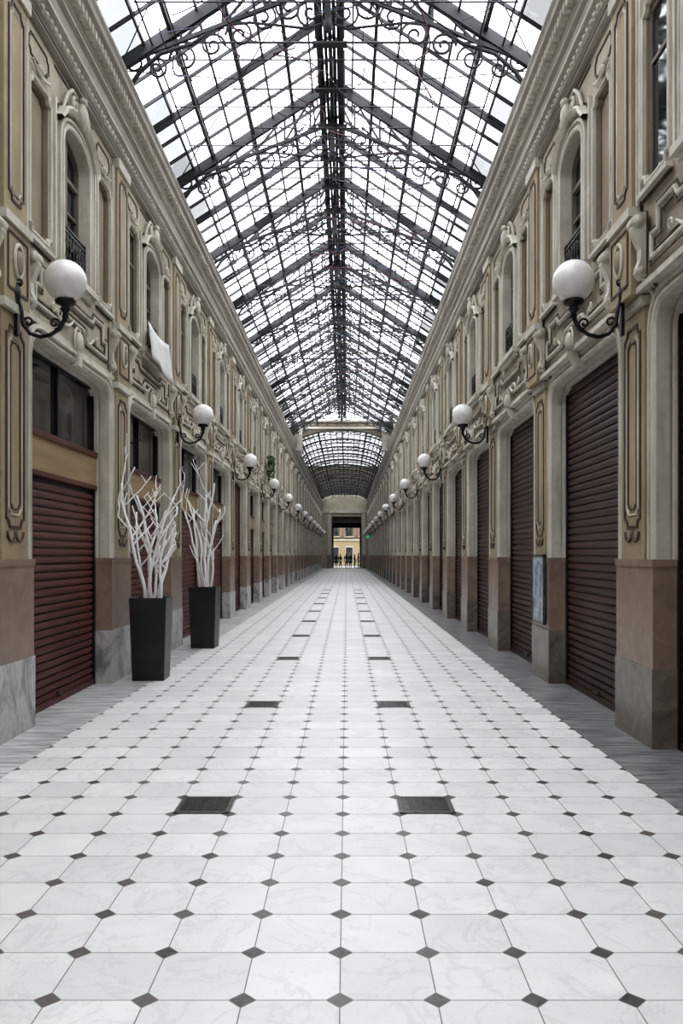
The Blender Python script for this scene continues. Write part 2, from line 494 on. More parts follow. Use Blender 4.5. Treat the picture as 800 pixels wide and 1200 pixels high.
    mb.box(-.452, .452, -REC-.08, .045, .66, 1.50, m_pink)
    mb.box(-.46, .46, -REC-.08, .055, 1.50, 1.56, m_pink)
    mb.ellipsoid((0, .085, 4.16), (.065, .04, .11), m_panel)
    mb.tube([(.09*math.cos(a/12*math.pi*2), .085, 4.17+.145*math.sin(a/12*math.pi*2)) for a in range(12)], .018, m_trim, 6, closed=True)
    o = mb.obj('wall_left' if side < 0 else 'wall_right', (0, Y0, 0))
    md = o.modifiers.new('bays', 'ARRAY')
    md.use_relative_offset = False; md.use_constant_offset = True
    md.constant_offset_displace = (0, PITCH, 0); md.count = KEND-KMIN
    return o
build_wall(-1); build_wall(1)

# ------------------------------------------------------------ entablature (trim)
for side in (-1, 1):
    mb = MB([m_cornice])
    W = WL if side < 0 else WRU
    prof = [(-.02, 6.62), (.07, 6.62), (.07, 6.68), (.10, 6.70), (.10, 6.77), (.14, 6.80), (.14, 6.84), (.05, 6.87), (.05, 7.16), (.08, 7.18), (.08, 7.22),
            (.11, 7.26), (.13, 7.34), (.20, 7.40), (.24, 7.42), (.24, 7.50), (.265, 7.53), (.26, 7.57), (.10, 7.62), (.04, 7.66), (.04, 7.95), (-.05, 8.02), (-.62, 8.02)]
    vs = []
    for y in (Y0, YEND):
        vs += [(side*(W-d), y, h) for d, h in prof]
    k = len(prof)
    mb.add(vs, [(i, i+1, k+i+1, k+i) for i in range(k-1)], m_cornice)
    for d, h in ((.145, 6.82), (.085, 7.2)):
        mb.box(side*(W-d)-.012, side*(W-d)+.012, Y0, YEND, h-.012, h+.012, m_trim)
    for d, h in ((.052, 6.90), (.072, 6.65)):
        mb.box(side*(W-d)-.006, side*(W-d)+.006, Y0, YEND, h-.008, h+.008, m_line)
    mb.obj('trim_1' if side < 0 else 'trim_2')
    mb = MB([m_cornice])
    for y0 in range(3):
        yy = y0*.114
        mb.box(side*(W-.12), side*(W-.20), yy, yy+.06, 7.29, 7.38, m_trim)
        mb.ellipsoid((side*(W-.105), yy+.03, 6.735+.0), (.03, .04, .03), m_trim, 6, 4)
    o = mb.obj('trim_3' if side < 0 else 'trim_4', (0, Y0, 0))
    md = o.modifiers.new('dentils', 'ARRAY'); md.use_relative_offset = False; md.use_constant_offset = True
    md.constant_offset_displace = (0, .342, 0); md.count = int((YEND-Y0)/.342)

# ------------------------------------------------------------ floor
XLe = -.0245-7*S; XRe = -.0245+6*S
mb = MB([m_floor]); mb.box(XLe, XRe, Y0, YEND+9, -.1, 0, m_floor); mb.obj('floor')
mb = MB([m_borderL]); mb.box(-3.6, XLe, Y0, YEND+9, -.1, .0, m_borderL); mb.obj('floor_border_left')
mb = MB([m_borderR]); mb.box(XRe, 3.3, Y0, YEND+9, -.1, .0, m_borderR); mb.obj('floor_border_right')

m_hatch = simple('green_glass_block', (.030,.045,.040), (.015,.02,.018), .22, 12)
m_hframe = simple('hatch_metal', (.13,.14,.125), (.06,.065,.055), .4, 20, metal=.6)
a = S/2-.004
hb = MB([m_hframe])
for (x0, x1, y0_, y1_) in ((-a, a, -a, -a+.026), (-a, a, a-.026, a), (-a, -a+.026, -a, a), (a-.026, a, -a, a)):
    hb.box(x0, x1, y0_, y1_, 0, .007, m_hframe)
g = (2*a-.052)/6
for i in range(6):
    for j in range(6):
        hb.box(-a+.026+i*g+.002, -a+.026+(i+1)*g-.002, -a+.026+j*g+.002, -a+.026+(j+1)*g-.002, 0, .005, m_hatch)
hb.box(-a+.02, a-.02, -a+.02, a-.02, 0, .003, m_iron)
hm = hb.mesh('floor_glass_hatch')
for k in (-4, 6, 16, 27, 37, 47, 57, 67, 77, 87, 97):
    for c in (-2.5, 1.5):
        place('floor_glass_hatch', hm, (-.0245+c*S, 2.927+(k+.5)*S, 0))

# ------------------------------------------------------------ shutters / shopfronts
def shutter_mesh(name, w, h, mat):
    mb = MB([mat])
    pitch = .085; n = int((h-.06)/pitch)
    for i in range(n):
        z = .06+i*pitch
        pr = [(.022, z), (-.002, z+.004), (-.012, z+.022), (-.014, z+.045), (-.008, z+.070), (.022, z+.076)]
        vs = []
        for y in (-w/2, w/2): vs += [(x, y, zz) for x, zz in pr]
        k = len(pr)
        mb.add(vs, [(q, q+1, k+q+1, k+q) for q in range(k-1)], mat)
    mb.box(.018, .022, -w/2, w/2, 0, h, m_black)  # black sheet behind the slats, puts shade into the gaps
    mb.box(-.03, .02, -w/2, w/2, 0.0, .065, mat)
    mb.box(-.035, .03, -w/2, -w/2+.06, 0, h, m_black)
    mb.box(-.035, .03, w/2-.06, w/2, 0, h, m_black)
    mb.box(-.05, -.02, -.06, .06, .09, .12, m_hframe)
    return mb.mesh(name, True)
SW = 2.55-.01
sR = shutter_mesh('roller_shutter_full', SW, 3.72, m_shR)
sRed = shutter_mesh('roller_shutter_full_red', SW, 3.72, m_shL)
sL = shutter_mesh('roller_shutter_low', SW, 2.395, m_shL)
def transom_mesh():
    mb = MB([m_wood])
    w = SW/2
    mb.box(-.04, .04, -w, w, 2.45, 2.80, m_wood)
    mb.box(-.065, .04, -w, w, 2.80, 2.86, m_shL)
    mb.box(-.06, .04, -w, w, 2.40, 2.45, m_shL)
    mb.box(.02, .035, -w, w, 2.86, 3.72, m_dglass)
    for y in (-w+.03, 0, w-.03): mb.box(-.02, .02, y-.025, y+.025, 2.86, 3.71, m_black)
    mb.box(-.02, .02, -w+.06, w-.06, 3.63, 3.71, m_black)
    return mb.mesh('shop_transom_window')
tm = transom_mesh()
for k in range(KMIN, KEND):
    y = P0+PITCH*k+C
    if k >= 2 and k % 5 == 4:
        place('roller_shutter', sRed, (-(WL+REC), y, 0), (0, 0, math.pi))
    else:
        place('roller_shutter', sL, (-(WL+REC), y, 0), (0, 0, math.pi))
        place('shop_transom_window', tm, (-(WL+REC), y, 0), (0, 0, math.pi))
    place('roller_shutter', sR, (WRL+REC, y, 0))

# ------------------------------------------------------------ windows (upper floor)
def window_mesh():
    mb = MB([m_dglass])
    wp = [(t-C, h) for t, h in win_path(hw=.43, h0=4.58, rise=.23)]
    mb.poly_holes(wp, [], 0, m_dglass)
    mb.sweep(wp, [(0, -.02), (0, .04), (-.05, .04), (-.05, -.02)], m_wframe, closed=True, flip=1)
    mb.box(-.03, .03, -.01, .045, 4.6, 6.1, m_wframe)
    mb.box(-.4, .4, -.01, .04, 5.68, 5.73, m_wframe)
    for z in (5.0, 5.34):
        mb.box(-.4, .4, -.01, .03, z, z+.025, m_wframe)
    mb.box(-.4, .4, -.01, .035, 4.6, 4.76, m_wframe)
    return mb.mesh('arched_window')
def narrow_mesh():
    mb = MB([m_dglass])
    mb.box(-.215, .215, -.0, .01, 4.68, 6.06, m_dglass)
    for x in (-.215, .19): mb.box(x, x+.025, 0, .025, 4.68, 6.06, m_wframe)
    for z in (4.68, 5.6, 6.03): mb.box(-.215, .215, 0, .025, z, z+.03, m_wframe)
    return mb.mesh('narrow_window')
def railing_mesh():
    mb = MB([m_black])
    for z in (4.63, 4.70, 5.02, 5.07):
        mb.box(-.40, .40, .0, .02, z, z+.018, m_black)
    for i in range(9):
        x = -.39+i*.0975
        mb.tube([(x, .01, 4.61), (x, .01, 5.07)], .009, m_black, 5)
    for i in range(4):
        x = -.285+i*.19
        mb.tube([(p[0], .01, p[1]) for p in spiral(x, 4.91, .075, .015, 0, 1.3, 14)], .010, m_black, 4)
        mb.tube([(p[0], .01, p[1]) for p in spiral(x, 4.78, .06, .01, math.pi, 1.3, 14)], .010, m_black, 4)
    return mb.mesh('iron_window_railing')
wm, nm, rm = window_mesh(), narrow_mesh(), railing_mesh()
wn_ = 1
rnd = random.Random(3)
for k in range(KMIN, KEND):
    y = P0+PITCH*k+C
    for side in (-1, 1):
        W = WL if side < 0 else WRU
        place('window_%d' % wn_, wm, (side*(W+.13), y, 0), (0, 0, math.pi/2*side)); wn_ += 1
        place('iron_window_railing', rm, (side*(W+.02), y, 0), (0, 0, math.pi/2*side))
        for s in (-1, 1):
            want = rnd.random() < .5
            if k == 0: want = False
            if k == -1 and side > 0: want = True
            if k == 1 and side < 0: want = (s == -1)
            if want:
                place('window_%d' % wn_, nm, (side*(W+.045), y+s*1.03, 0), (0, 0, math.pi/2*side)); wn_ += 1

# ------------------------------------------------------------ wall lamps
def lamp_mesh():
    mb = MB([m_black])
    mb.ellipsoid((.02, 0, 3.88), (.03, .06, .10), m_black)
    mb.box(0, .03, -.025, .025, 3.52, 3.98, m_black)
    arm = [(.03, 3.86), (.055, 3.74), (.07, 3.62), (.13, 3.54), (.22, 3.51), (.31, 3.53), (.39, 3.58), (.43, 3.66), (.44, 3.74)]
    mb.tube([(x, 0, z) for x, z in arm], [.016, .016, .018, .018, .018, .018, .018, .02, .022], m_black, 8)
    mb.tube([(p[0], 0, p[1]) for p in spiral(.115, 3.64, .055, .012, -math.pi/2, -1.3, 18)], .011, m_black, 6)
    mb.tube([(p[0], 0, p[1]) for p in spiral(.345, 3.63, .055, .012, -math.pi/2, 1.3, 18)], .011, m_black, 6)
    mb.tube([(p[0], 0, p[1]) for p in spiral(.03, 3.99, .035, .01, -math.pi/2, 1.2, 14)], .01, m_black, 6)
    mb.lathe([(0, -.02), (.03, -.02), (.022, .02), (.035, .04), (.05, .055), (.03, .065), (.045, .085), (.085, .10), (.092, .125), (.075, .14), (0, .14)], m_black, (.44, 0, 3.70), 20)
    nz, nu, R, c = 20, 32, .182, (.44, 0, 4.0)
    prof = [(R*math.sin(math.pi*j/nz), R*math.cos(math.pi*j/nz)) for j in range(nz+1)]
    mb.lathe(prof, m_opal, c, nu)
    return mb.mesh('wall_lamp_mesh')
lm = lamp_mesh()
for k in range(-4, KEND, 2):
    y = P0+PITCH*k
    place('wall_lamp', lm, (-(WL-.055), y, 0))
    place('wall_lamp', lm, (WRU-.04, y, 0), (0, 0, math.pi))

# ------------------------------------------------------------ roof
ZE, ZR = 8.0, 9.78
XA, XB = -WL, WRU
mb = MB([m_rglass])
mb.add([(XA, Y0, ZE), (CX, Y0, ZR), (CX, YMID, ZR), (XA, YMID, ZE), (XB, Y0, ZE), (XB, YMID, ZE)], [(0, 1, 2, 3), (1, 4, 5, 2)], m_rglass)
mb.obj('ceiling_glass_roof')
mb = MB([m_iron2])
nd = 8
for side, X in ((-1, XA), (1, XB)):
    for i in range(nd+1):
        f = i/nd
        x = X+(CX-X)*f; z = ZE+(ZR-ZE)*f
        big = i in (0, 2, 4, 6)
        w, hh = (.05, .09) if big else (.028, .045)
        mb.box(x-w/2, x+w/2, Y0, YMID, z-hh, z, m_iron2)
mb.obj('roof_purlins')
mb = MB([m_iron2])
for i in range(6):
    y = i*.57
    for X in (XA, XB):
        mb.bar((X, y, ZE+.0), (CX, y, ZR+.0), .028, .045, m_iron2)
    if i == 3:
        for X in (XA, XB):
            mb.bar((X, y, ZE-.08), (CX, y, ZR-.08), .045, .06, m_iron2)
for i in range(3):
    y = .30+i*1.14
    mb.tube([(XA+.42, y, 8.20), (XB-.42, y, 8.20)], .011, m_iron2, 5)
    mb.tube([(XA+1.22, y+.45, 8.72), (XB-1.22, y+.45, 8.72)], .013, m_iron2, 5)
for X in (XA, XB):
    p0, p1 = (X, ZE-.12), (CX, ZR-.14)
    mb.tube([(p0[0], 0, p0[1]), (p1[0], PITCH, p1[1])], .009, m_iron2, 4)
    mb.tube([(p0[0], PITCH, p0[1]), (p1[0], 0, p1[1])], .009, m_iron2, 4)
o = mb.obj('roof_glazing_bars', (0, Y0, 0))
md = o.modifiers.new('a', 'ARRAY'); md.use_relative_offset = False; md.use_constant_offset = True
md.constant_offset_displace = (0, PITCH, 0); md.count = KMID-KMIN

def truss_mesh():
    mb = MB([m_iron2])
    zb = 9.0
    for X in (XA, XB):
        s = 1 if X > CX else -1
        mb.bar((X, 0, ZE-.10), (CX, 0, ZR-.12), .08, .11, m_iron2)
        L = lambda f, lo: (X+(CX-X)*f, 0, (ZE-.1+(ZR-.12-ZE+.1)*f) if not lo else (ZE-.05+(zb-ZE+.05)*f))
        mb.bar((X, 0, ZE-.05), (CX, 0, zb), .045, .05, m_iron2)
        for i, f in enumerate((.3, .5, .7, .86)):
            mb.bar(L(f, 0), L(f, 1), .035, .035, m_iron2)
            f2 = (.5, .7, .86, 1.0)[i]
            mb.bar(L(f, 1), L(f2, 0), .03, .03, m_iron2)
        br = [(X, 7.45), (X-s*.10, 7.60), (X-s*.28, 7.86), (X-s*.55, 8.10), (X-s*.95, 8.22), (X-s*1.3, 8.45)]
        mb.tube([(p[0], 0, p[1]) for p in br], [.02, .03, .03, .028, .025, .02], m_iron2, 6)
        def scr(cx, cz, r, a0, t, w=.017):
            mb.tube([(p[0], 0, p[1]) for p in spiral(cx, cz, r, r*.16, a0, t, 24)], w, m_iron2, 5)
        scr(X-s*.22, 7.98, .17, 0, 1.6)
        scr(X-s*.50, 7.90, .14, math.pi/2, -1.5)
        scr(X-s*.85, 8.03, .19, math.pi, -1.6)
        scr(X-s*1.22, 8.20, .17, 0, 1.6)
        scr(X-s*1.58, 8.34, .19, math.pi, -1.6)
        scr(CX+s*.84, 8.56, .19, math.pi/2, 1.6*s)
        scr(CX+s*.50, 8.70, .20, math.pi/2, -1.6*s)
        scr(CX+s*.22, 8.64, .20, -math.pi/2, 1.6*s)
        scr(CX+s*.40, 9.32, .17, math.pi/2, 1.6*s)
        mb.tube([(X-s*1.3, 0, 8.45), (X-s*1.7, 0, 8.50), (CX+s*.6, 0, 8.46), (CX+s*.25, 0, 8.42), (CX, 0, 8.52)], .018, m_iron2, 5)
    mb.bar((CX, 0, 8.5), (CX, 0, ZR-.1), .08, .08, m_iron2)
    mb.ellipsoid((CX, 0, 8.46), (.07, .07, .09), m_iron2)
    mb.tube([(XA+.5, 0, 8.24), (XB-.5, 0, 8.24)], .014, m_iron2, 5)
    return mb.mesh('roof_truss')
tr = truss_mesh()
for k in range(KMIN+1, KMID):
    place('roof_truss', tr, (0, P0+PITCH*k, 0))

# ridge catwalk
mb = MB([m_iron2])
w = .20
mb.box(CX-w, CX-w+.06, Y0, YMID, 9.02, 9.14, m_iron2)
mb.box(CX+w-.06, CX+w, Y0, YMID, 9.02, 9.14, m_iron2)
for i in range(5):
    xx = CX-w+.075+i*(2*w-.15)/4
    mb.box(xx-.026, xx+.026, Y0, YMID, 9.08, 9.11, m_iron2)
mb.box(CX-w, CX-w+.03, Y0, YMID, 9.36, 9.40, m_iron2)
mb.box(CX+w-.03, CX+w, Y0, YMID, 9.36, 9.40, m_iron2)
y = Y0+.1
while y < YMID-.6:
    for s in (-1, 1):
        mb.box(CX+s*w-.02, CX+s*w+.02, y, y+.04, 9.1, 9.62, m_iron2)
        mb.bar((CX+s*(w-.01), y, 9.1), (CX+s*(w-.01), y+.57, 9.38), .02, .02, m_iron2)
    mb.box(CX-w-.05, CX+w+.05, y-.03, y+.07, 8.98, 9.03, m_iron2)
    y += 1.14
mb.obj('ridge_catwalk')

mb = MB([m_iron2])
for x, z in ((XA+.75, 8.30), (XB-.75, 8.30), (XA+1.35, 8.74), (XB-1.35, 8.74), (XA+.45, 8.19), (XB-.45, 8.19)):
    mb.tube([(x, Y0, z), (x, YMID, z)], .014, m_iron2, 5)
mb.obj('roof_service_pipes')

m_cab = [simple('cable_black', (.02,.02,.025), None, .5), simple('cable_violet', (.07,.05,.14), None, .5), simple('cable_blue', (.04,.07,.15), None, .5), simple('cable_red', (.13,.03,.05), None, .5)]
mb = MB(list(m_cab))
rc = random.Random(23)
for i in range(140):
    ya = rc.uniform(9, YMID-4); yb = ya+rc.uniform(1.0, 3.5)*rc.choice((-1, 1))
    yb = min(max(yb, 8), YMID-2)
    xa = rc.uniform(XA+.5, XB-.5); xb = rc.uniform(XA+.5, XB-.5)
    def roofz(x):
        f = 1-abs(x-CX)/(XB-CX)
        return ZE-.05+(8.95-ZE)*f
    za, zb_ = roofz(xa), roofz(xb); sag = rc.uniform(.05, .4)
    ph = rc.uniform(0, 6); am = rc.uniform(.05, .3)
    pts = []
    for j in range(25):
        f = j/24; e_ = math.sin(math.pi*f)
        pts.append((xa+(xb-xa)*f+am*e_*math.sin(ph+f*11), ya+(yb-ya)*f+am*e_*math.cos(ph+f*9), za+(zb_-za)*f-sag*4*f*(1-f)*.6+.07*e_*math.sin(ph*2+f*14)))
    mb.tube(pts, rc.choice((.006, .008, .011)), rc.choice(m_cab[:1]*3+m_cab), 4)
mb.obj('string_light_cables')

# ------------------------------------------------------------ second roof (barrel) and transition gable
m_gable = simple('gable_plaster', (.22,.19,.14), (.14,.12,.09), .8, 1)
hwB = (XB-XA)/2-.03
def barrel(a, ins=0.0):
    return (CX+(hwB-ins)*math.cos(a), 7.62+(.95-ins)*math.sin(a))
mb = MB([m_gable])
arc_pts = [barrel(math.pi*i/20, .12) for i in range(21)]
outer = [(XA-.1, 7.6), (XA-.1, 8.95), (XB+.1, 8.95), (XB+.1, 7.6)]
poly = outer + arc_pts
for yy in (YMID, YMID+.5):
    mb.poly_holes(poly, [], yy, m_gable)
v2 = [(p[0], yy, p[1]) for yy in (YMID, YMID+.5) for p in poly]; k = len(poly)
mb.add(v2, [(i, (i+1) % k, (i+1) % k+k, i+k) for i in range(k)], m_gable)
mb.box(XA-.1, XB+.1, YMID-.12, YMID, 8.50, 8.60, m_trim)
mb.box(XA-.1, XB+.1, YMID-.12, YMID, 8.86, 8.95, m_trim)
for i in range(9):
    x = XA+.55+i*(XB-XA-1.1)/8
    mb.box(x-.2, x+.2, YMID-.04, YMID, 8.64, 8.82, m_panel)
for x in (XA+.25, XB-.25):
    mb.box(x-.28, x+.28, YMID-.15, YMID+.4, 7.3, 8.5, m_trim)
    mb.ellipsoid((x, YMID-.18, 8.0), (.18, .12, .28), m_trim)
mb.obj('wall_transition_gable')

mb = MB([m_bglass])
nb = 24
vs = []
for yy in (YMID+.5, YEND):
    vs += [(barrel(math.pi*i/nb)[0], yy, barrel(math.pi*i/nb)[1]) for i in range(nb+1)]
mb.add(vs, [(i, i+1, nb+1+i+1, nb+1+i) for i in range(nb)], m_bglass)
mb.obj('ceiling_barrel_glass_roof')
mb = MB([m_iron2])
for i in range(nb+1):
    x, z = barrel(math.pi*i/nb)
    w = .08 if i % 4 == 0 else .04
    mb.box(x-w/2, x+w/2, YMID+.5, YEND, z-w*1.3, z, m_iron2)
mb.obj('barrel_roof_purlins')
mb = MB([m_iron2])
pts = [barrel(math.pi*i/20, .05) for i in range(21)]
mb.tube([(p[0], 0, p[1]) for p in pts], .06, m_iron2, 6)
pts2 = [barrel(math.pi*i/20, .26) for i in range(21)]
mb.tube([(p[0], 0, p[1]) for p in pts2], .03, m_iron2, 5)
for i in range(0, 20):
    a_, b_ = pts[i], pts2[i+1]
    mb.bar((a_[0], 0, a_[1]), (b_[0], .001, b_[1]), .03, .03, m_iron2)
for j in range(1, 6):
    mb.tube([(p[0], j*.57, p[1]) for p in [barrel(math.pi*i/20, .0) for i in range(21)]], .025, m_iron2, 4)
o = mb.obj('barrel_roof_ribs', (0, YMID+.6, 0))
md = o.modifiers.new('a', 'ARRAY'); md.use_relative_offset = False; md.use_constant_offset = True
md.constant_offset_displace = (0, PITCH, 0); md.count = KEND-KMID-1

# ------------------------------------------------------------ end walls
mb = MB([m_wall])
T = .6
dx0, dx1, dh = -1.75, 1.75, 6.1
mb.box(XA-.6, dx0, YEND, YEND+T, 0, 8.6, m_wall)
mb.box(dx1, XB+.8, YEND, YEND+T, 0, 8.6, m_wall)
mb.box(dx0, dx1, YEND, YEND+T, dh, 8.6, m_wall)
for x in (dx0-.5, dx1+.1):
    mb.box(x, x+.4, YEND-.12, YEND, 0, 6.5, m_trim)
    mb.box(x-.03, x+.43, YEND-.16, YEND, 0, 1.56, m_pink)
mb.box(XA, XB, YEND-.2, YEND, 6.5, 6.9, m_trim)
mb.obj('wall_far')
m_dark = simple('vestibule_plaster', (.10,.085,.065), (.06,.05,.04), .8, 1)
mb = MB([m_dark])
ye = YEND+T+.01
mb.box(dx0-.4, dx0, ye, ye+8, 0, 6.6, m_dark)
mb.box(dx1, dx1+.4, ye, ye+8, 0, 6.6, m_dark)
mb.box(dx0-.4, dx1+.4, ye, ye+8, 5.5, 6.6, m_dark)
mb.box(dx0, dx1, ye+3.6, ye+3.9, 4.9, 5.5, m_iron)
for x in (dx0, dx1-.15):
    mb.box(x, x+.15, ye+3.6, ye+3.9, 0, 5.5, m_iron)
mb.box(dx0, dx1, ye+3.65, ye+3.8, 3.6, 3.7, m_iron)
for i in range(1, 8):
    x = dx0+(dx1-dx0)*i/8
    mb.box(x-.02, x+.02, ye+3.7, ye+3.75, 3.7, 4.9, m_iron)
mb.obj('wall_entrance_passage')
mb = MB([m_wall])
mb.box(XA-.6, XB+.8, Y0-.4, Y0-.01, 0, 10, m_wall)  # unseen end wall, added to keep sky light out behind the camera
mb.box(-1.4, 1.0, Y0-.02, Y0+.05, 0, 3.2, m_wood)
mb.obj('wall_back_light_block')

m_street = simple('street_paving', (.12,.115,.11), (.08,.077,.073), .8, 2)
mb = MB([m_street]); mb.box(-25, 25, YEND+9, YEND+40, -.12, -.02, m_street); mb.obj('street_ground')
m_fac = simple('facade_ochre', (.17,.125,.07), (.12,.09,.05), .85, .6)
m_fac2 = simple('facade_shutters', (.09,.055,.035), (.06,.04,.025), .7, 2)
m_fac3 = simple('facade_stone', (.24,.21,.165), (.17,.15,.12), .8, 2)
mb = MB([m_fac])
yb = YEND+27
mb.box(-14, 14, yb, yb+6, -.02, 15, m_fac)
for i in range(-6, 7):
    for z in (.3, 4.4, 8.4):
        x = i*2.1+.4
        mb.box(x-.62, x+.62, yb-.08, yb, z-.1, z+2.6, m_fac3)
        mb.box(x-.5, x+.5, yb-.12, yb, z, z+2.4, m_dglass)
        if z > 1:
            for s in (-1, 1): mb.box(x+s*.78-.25, x+s*.78+.25, yb-.16, yb-.08, z, z+2.4, m_fac2)
            mb.box(x-.8, x+.8, yb-.5, yb, z-.2, z-.1, m_fac3)
mb.box(-14, 14, yb-.2, yb, 3.7, 3.95, m_fac3)
mb.obj('street_building')

# ------------------------------------------------------------ planters with white branches
m_pot = simple('black_planter', (.012,.012,.013), (.03,.03,.03), .38, 5)
m_white = simple('white_painted_branch', (.92,.92,.91), (.80,.79,.77), .6, 8)
m_soil = simple('soil', (.05,.035,.025), (.02,.015,.01), .95, 20)
def planter(seed, loc, rotz, height, lim, nst, w1=.235, w0=.20, hh=1.05):
    e = bpy.data.objects.new('planter_with_white_branches', None); scene.collection.objects.link(e)
    e.location = loc; e.rotation_euler = (0, 0, rotz)
    me = MB([m_pot])
    def ring(w, z): return [(-w, -w, z), (w, -w, z), (w, w, z), (-w, w, z)]
    lv = ring(w0, 0)+ring(w1, hh)+ring(w1-.025, hh)+ring(w1-.03, hh-.08)
    fs = [(3, 2, 1, 0)]
    for a_ in (0, 4, 8):
        for i in range(4):
            j = (i+1) % 4
            fs.append((a_+i, a_+j, a_+4+j, a_+4+i))
    me.add(lv, fs, m_pot)
    me.add(ring(w1-.03, hh-.07), [(0, 1, 2, 3)], m_soil)
    pm = me.mesh('pot'); o = place('pot', pm, parent=e)
    bv = o.modifiers.new('b', 'BEVEL'); bv.width = .006; bv.segments = 2
    r = random.Random(seed)
    bb = MB([m_white])
    def grow(p, d, rad, length, depth):
        n = max(3, int(length/.10)); pts = [p.copy()]; rs = [rad]
        end = rad*.55
        for i in range(n):
            d = (d+Vector((r.uniform(-.17, .17), r.uniform(-.17, .17), r.uniform(.0, .10)))).normalized()
            for ax_ in (0, 1):
                if abs(p[ax_]) > lim*.8 and p[ax_]*d[ax_] > 0: d[ax_] *= -.2
            p = p+d*(length/n); pts.append(p.copy()); rs.append(rad+(end-rad)*(i+1)/n)
            if depth > 0 and i >= n*.22 and r.random() < .42:
                ang = r.uniform(0, 2*math.pi)
                nd_ = Vector((math.cos(ang)*.7, math.sin(ang)*.7, .8)).normalized()
                grow(p.copy(), nd_, max(rs[-1]*.7, .0075), length*r.uniform(.2, .45), depth-1)
        bb.tube([tuple(q) for q in pts], rs, m_white, 7)
    for i in range(nst):
        a = 2*math.pi*i/nst+r.uniform(-.3, .3); q = r.uniform(.03, .13)
        lean = r.uniform(.03, .20)
        p = Vector((q*math.cos(a), q*math.sin(a), hh-.12))
        grow(p, Vector((math.cos(a)*lean, math.sin(a)*lean, 1)).normalized(), r.uniform(.018, .028), (height-hh)*r.uniform(.6, 1.0), 2 if i % 2 else 1)
    place('branches', bb.mesh('branches'), parent=e)
planter(8, (-2.52, 10.52, 0), .03, 2.72, .38, 8)
planter(12, (-2.45, 14.1, 0), -.04, 3.2, .38, 7)

# ------------------------------------------------------------ banner, poster, sign
m_cloth = simple('white_cloth', (.72,.72,.71), (.5,.5,.49), .9, 3)
mb = MB([m_cloth]); nx, nz = 14, 6; vs = []
for j in range(nz+1):
    for i in range(nx+1):
        u, v = i/nx, j/nz
        vs.append((-(WL-.13)+.03*math.sin(u*7)*v+.05*v, 11.62+u*1.32+.04*v, 4.93-.52*v-.06*math.sin(u*3.1)*(1-v)-.10*u*v))
mb.add(vs, [(j*(nx+1)+i, j*(nx+1)+i+1, (j+1)*(nx+1)+i+1, (j+1)*(nx+1)+i) for j in range(nz) for i in range(nx)], m_cloth, True)
o = mb.obj('hanging_cloth_banner')
sd = o.modifiers.new('s', 'SOLIDIFY'); sd.thickness = .008

def poster_mat():
    m, nt, b = new_mat('poster_print')
    pos = geo_pos(nt)
    sep = N(nt, 'ShaderNodeSeparateXYZ'); nt.links.new(pos, sep.inputs[0])
    f = ramp(nt, noise(nt, pos, 7, 4, .6, 1), .42, .6)
    c = mixc(nt, f, (.45,.50,.52), (.12,.20,.25))
    w = M(nt, 'GREATER_THAN', M(nt, 'FRACT', M(nt, 'MULTIPLY', sep.outputs[2], 14)), .6)
    low = M(nt, 'LESS_THAN', sep.outputs[2], 1.0)
    c = mixc(nt, M(nt, 'MULTIPLY', M(nt,'MULTIPLY', w, low), .5), c, (.25,.25,.27))
    nt.links.new(c, b.inputs['Base Color']); b.inputs['Roughness'].default_value = .4
    return m
mb = MB([poster_mat()])
yp = P0+PITCH
mb.box(WRL-.08, WRL-.056, yp-.30, yp+.30, .74, 1.58, mb.mats[0])
for a_, b_, c_, d_ in ((-.32, .32, .72, .745), (-.32, .32, 1.575, 1.60), (-.32, -.295, .72, 1.60), (.295, .32, .72, 1.60)):
    mb.box(WRL-.09, WRL-.056, yp+a_, yp+b_, c_, d_, m_hframe)
mb.obj('wall_poster_board')

m_green, nt, b = new_mat('green_sign')
b.inputs['Base Color'].default_value = (.03,.3,.12,1); b.inputs['Emission Color'].default_value = (.05,.6,.25,1); b.inputs['Emission Strength'].default_value = .5
mb = MB([m_green])
mb.box(1.95, 2.35, 0, .1, 3.37, 3.53, m_green); mb.box(2.07, 2.23, -.003, .103, 3.25, 3.65, m_green)
mb.box(2.23, 2.5, .03, .07, 3.43, 3.47, m_black)
mb.obj('green_cross_sign', (0, 83.0, 0))

m_leaf = simple('ivy_leaves', (.04,.09,.025), (.02,.045,.012), .6, 9)
mb = MB([m_leaf]); rl = random.Random(4)
yc = P0+PITCH*6+C
for i in range(260):
    c = Vector((-(WL-.20)+rl.uniform(-.07, .14), yc+rl.gauss(0, .3), 4.85-abs(rl.gauss(0, .35))+.25))
    n = Vector((rl.uniform(-1, 1), rl.uniform(-1, 1), rl.uniform(-1, 1))).normalized(); u = n.orthogonal().normalized(); w = n.cross(u); s = rl.uniform(.04, .07)
    mb.add([tuple(c+u*s), tuple(c+w*s*.7), tuple(c-u*s), tuple(c-w*s*.7)], [(0, 1, 2, 3)], m_leaf)
mb.box(-(WL-.095), -(WL-.27), yc-.4, yc+.4, 4.60, 4.78, m_panel)
mb.obj('window_box_ivy')

